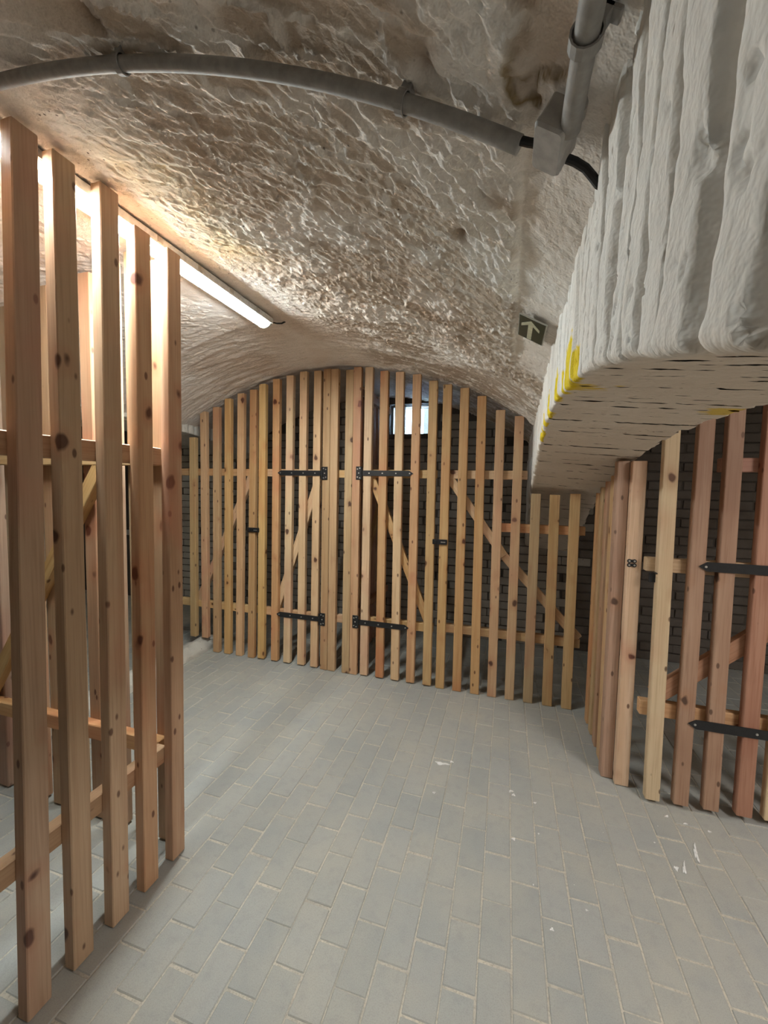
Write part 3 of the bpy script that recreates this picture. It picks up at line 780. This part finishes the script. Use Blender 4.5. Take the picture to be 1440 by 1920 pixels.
for yc in np.linspace(LY0+.12, LY1-.14, 6):
    for sx in (-1, 1):
        v, f = cbox(LXC+sx*.050-.002, LXC+sx*.050+.002, yc-.012, yc+.012, 2.330, 2.354, .001); obj('clip', lamp_loc(v), f, STEEL, lamp)
v, f = tube([(LXC+.01, LY1, 2.352), (LXC+.02, LY1+.03, 2.350), (LXC+.035, LY1+.06, 2.353), (LXC+.055, LY1+.075, 2.357), (LXC+.07, LY1+.09, 2.372)], .0042, 8)
obj('cord', lamp_loc(v), f, RUBBER, lamp)
# lamp of the bay at the right, the same batten on its own vault
L2X, L20, L21 = 2.03, -.50, .77
lamp2 = empty('tube_lamp', (L2X, (L20+L21)/2, 2.366)); tag(lamp2, 'tube lamp on the vault of the bay beyond the arch, out of view', 'lamp')
def bar2(poly, y0, y1):
    V, F = prism(poly, y0, y1, lambda u, v, w: (u-L2X, w-(L20+L21)/2, v-2.366)); return V, F
V, F = bar2([(L2X+dx, z) for dx, z in ((-.030, 2.366), (-.044, 2.352), (-.044, 2.342), (.044, 2.342), (.044, 2.352), (.030, 2.366))], L20, L21); obj('housing', V, F, LAMP_BODY, lamp2)
V, F = bar2([(L2X+.041*math.cos(a), 2.3415+.033*math.sin(a)) for a in np.linspace(math.pi, 2*math.pi, 17)], L20+.02, L21-.012)
obj('diffuser', V, F, emit('lamp_diffuser_bay', (1, .95, .90), LAMP2_W), lamp2)

# ------------------------------------------------------------------ conduits, box, cable
def on_vault(x, y, off): return (x + off*-(x-VX)/VR, y, float(vault_z(x)) - off*math.sqrt(max(0, 1-((x-VX)/VR)**2)))
cx_ = [-1.9 + i*(1.9+.012)/70 for i in range(71)]
path = [on_vault(x, .656, .026) for x in cx_]
V, F = tube(path, .0128, 16)
cond = obj('conduit', V, F, GREY_PVC, smooth=True); tag(cond, 'grey plastic conduit bent across the vault in an arc', 'conduit')
def make_clip(parent, c0, nrm, run, side):
    """saddle clip: a strap round the pipe at c0 and the block that holds it to the vault; nrm points into the room"""
    vs, fs = [], []
    arc = [(.0150*math.cos(a), .0150*math.sin(a)) for a in np.linspace(-1.0, math.pi+1.0, 13)]
    n = len(arc)
    for w in (-.007, .007):
        for rr in (1., 1.16):
            for (cu, cv) in arc: vs.append(tuple(c0 + nrm*cv*rr + side*cu*rr + run*w))
    for j in range(n-1):
        a, b, c_, d_ = j, n+j, 2*n+j, 3*n+j
        fs += [[a, a+1, c_+1, c_], [b, d_, d_+1, b+1], [a, b, b+1, a+1], [c_, c_+1, d_+1, d_]]
    fs += [[0, 2*n, 3*n, n], [n-1, 2*n-1, 4*n-1, 3*n-1]]
    blk = cbox(-.008, .008, -.011, .011, -.030, -.0125, .001)
    fl_ = cbox(-.008, .008, -.020, .020, -.030, -.0245, .001)
    bv = [tuple(c0 + run*a + side*b + nrm*c_) for a, b, c_ in blk[0]]; fv = [tuple(c0 + run*a + side*b + nrm*c_) for a, b, c_ in fl_[0]]
    m_ = merge([(vs, fs), (bv, blk[1]), (fv, fl_[1])]); obj('clip', m_[0], m_[1], GREY_PVC, parent)
def vnorm(x): return np.array([-(x-VX)/VR, 0, -math.sqrt(1-((x-VX)/VR)**2)])
for xq in (-.745, -.168):
    nv = vnorm(xq); make_clip(cond, np.array(on_vault(xq, .656, .026)), nv, np.array([-nv[2], 0, nv[0]]), np.array([0, 1., 0]))
path = [on_vault(.074, yq, .024) for yq in np.linspace(.600, -.9, 30)]
V, F = tube(path, .0128, 16)
cond2 = obj('conduit', V, F, GREY_PVC, smooth=True); tag(cond2, 'straight grey conduit running up from the junction box', 'conduit')
nv = vnorm(.074); make_clip(cond2, np.array(on_vault(.074, .487, .024)), nv, np.array([0, 1., 0]), np.array([-nv[2], 0, nv[0]]))
def rounded(w, h, r, n=5):
    pts = []
    for cx0, cy0, a0 in ((w-r, h-r, 0), (-w+r, h-r, math.pi/2), (-w+r, -h+r, math.pi), (w-r, -h+r, 1.5*math.pi)):
        for j in range(n): a = a0 + math.pi/2*j/(n-1); pts.append((cx0 + r*math.cos(a), cy0 + r*math.sin(a)))
    return pts
bc = np.array(on_vault(.056, .626, 0)); bn = vnorm(.056); bt = np.array([-bn[2], 0, bn[0]])
def boxframe(u, v, w): return tuple(bt*u + np.array([0, 1., 0])*v + bn*w)
jb = empty('junction_box', tuple(bc)); tag(jb, 'small grey plastic junction box where the two conduits meet', 'junction box')
V, F = prism(rounded(.0215, .038, .006), .000, .030, boxframe); obj('body', V, F, BOX_PVC, jb)
o1 = rounded(.0223, .0388, .0066); o2 = rounded(.0195, .036, .006); n = len(o1)
V = [boxframe(u, v_, .0303) for u, v_ in o1] + [boxframe(u, v_, .037) for u, v_ in o1] + [boxframe(u, v_, .041) for u, v_ in o2]
F = [list(range(n))[::-1]] + [[j, (j+1) % n, n+(j+1) % n, n+j] for j in range(n)] + [[n+j, n+(j+1) % n, 2*n+(j+1) % n, 2*n+j] for j in range(n)] + [[2*n+j for j in range(n)]]
obj('lid', V, F, BOX_PVC, jb)
V, F = tube([boxframe(.018, -.034, .014), boxframe(.018, -.050, .014)], .0145, 14); obj('collar', V, F, BOX_PVC, jb)
pts = [(-.006, .656, 1.981), (.012, .655, 1.972), (.034, .652, 1.962)]
V, F = tube(pts, .0062, 10); cab = empty('cable', (.05, .655, 1.95)); tag(cab, 'short black cable passing through the junction box into the arch wall', 'cable')
def sub(v, p): return [(a-p[0], b-p[1], c-p[2]) for a, b, c in v]
obj('length', sub(V, (.05, .655, 1.95)), F, RUBBER, cab)
V, F = tube([(.060, .658, 1.944), (.076, .660, 1.936), (.090, .662, 1.926), (.100, .664, 1.914), (.108, .665, 1.903), (.124, .666, 1.893)], .0062, 10)
obj('length', sub(V, (.05, .655, 1.95)), F, RUBBER, cab)

# ------------------------------------------------------------------ escape sign
TL, TR, BRc, BLc = map(np.array, ((.016, 1.291, 1.988), (.093, 1.275, 1.938), (.092, 1.447, 1.938), (.016, 1.462, 1.988)))
e1 = TR-TL; e2 = BLc-TL; en = np.cross(e1, e2); en = en/np.linalg.norm(en)
if en[2] > 0: en = -en
def sf(a, b, w): return tuple(TL + e1*a + e2*b + en*w)
sg = empty('direction_sign', tuple(TL)); tag(sg, 'dark green escape sign with a pale arrow on the plastered strip', 'sign')
def sgv(poly, w0, w1):
    V, F = prism(poly, w0, w1, sf); return [tuple(np.array(p)-TL) for p in V], F
V, F = sgv([(0, 0), (1, 0), (1, 1), (0, 1)], 0, .003); obj('plate', V, F, SIGN_EDGE, sg)
V, F = sgv([(.03, .025), (.97, .025), (.97, .975), (.03, .975)], .0031, .0038); obj('face', V, F, SIGN_GREEN, sg)
arrow = [(.46, .09), (.80, .33), (.80, .45), (.545, .29), (.545, .94), (.375, .94), (.375, .29), (.12, .45), (.12, .33)]
V, F = sgv(arrow, .0039, .0044); obj('arrow', V, F, SIGN_PALE, sg)['label'] = 'pale arrow'

# ------------------------------------------------------------------ small things
# plaster kerb along the left wall
yk = np.linspace(1.6, 3.12, 90); ak = np.linspace(0, math.pi, 14)
YK, AK = np.meshgrid(yk, ak, indexing='ij')
rk = 1 + .14*fbm(YK*9, AK*1.5, 3, 44)
taper = sstep(3.13, 3.0, YK)*1.0 + 0.35*(1-sstep(3.13, 3.0, YK))
XK = -2.548 + .092*np.cos(AK)*rk; ZK = -.002 + .098*np.sin(AK)*rk*taper
kb = grid_obj('plaster_kerb', np.stack([XK, YK, ZK], -1), KERB, flip=True); tag(kb, 'rounded white plaster kerb on the floor at the foot of the far left corner', 'kerb')
# pipe on the back wall behind the gate
V, F = tube([(-1.06, 3.945, .0), (-1.06, 3.945, .44)], .022, 14); pp = empty('wall_pipe', (-1.06, 3.945, 0)); tag(pp, 'short dark upright pipe with a shiny cap behind the far gate', 'pipe')
obj('pipe', sub(V, (-1.06, 3.945, 0)), F, DARK_PIPE, pp)
V, F = tube([(0, 0, .44), (0, 0, .462)], .025, 14); obj('cap', V, F, STEEL, pp)
parts = [splat(.0, 0, 0, 0, 0, 0)][:0]
def fl_pt(x, y):
    d = CR*(x-720)/FOC + CU*(960-y)/FOC + CF; t = -CAM_H/d[2]; return d[0]*t, d[1]*t
for (x, y, rx, ry, an, sd) in ((828, 1432, .030, .010, .1, 1), (847, 1429, .008, .006, 0, 2), (958, 1484, .009, .005, .5, 3), (963, 1491, .007, .006, .2, 4), (963, 1574, .007, .006, .1, 5),
                              (814, 1487, .006, .005, .3, 6), (1003, 1506, .005, .004, .3, 7), (1343-60, 1629, .030, .005, 1.25, 8), (1305, 1600, .045, .006, 1.35, 9), (1268, 1629, .010, .007, 1.2, 10),
                              (1035, 1744, .006, .005, .4, 11), (1250, 1531, .009, .004, .6, 12), (1010, 1564, .003, .003, 0, 13), (1100, 1708, .004, .003, 0, 14), (1330, 1560, .006, .004, .2, 15), (1285, 1545, .008, .003, .2, 16)):
    px_, py_ = fl_pt(x, y); parts.append(splat(px_, py_, rx, ry, an, sd))
V, F = merge(parts); tag(obj('paint_spatter', V, F, PAINT), 'white paint splashes dried on the grey pavers', 'paint', kind='stuff')
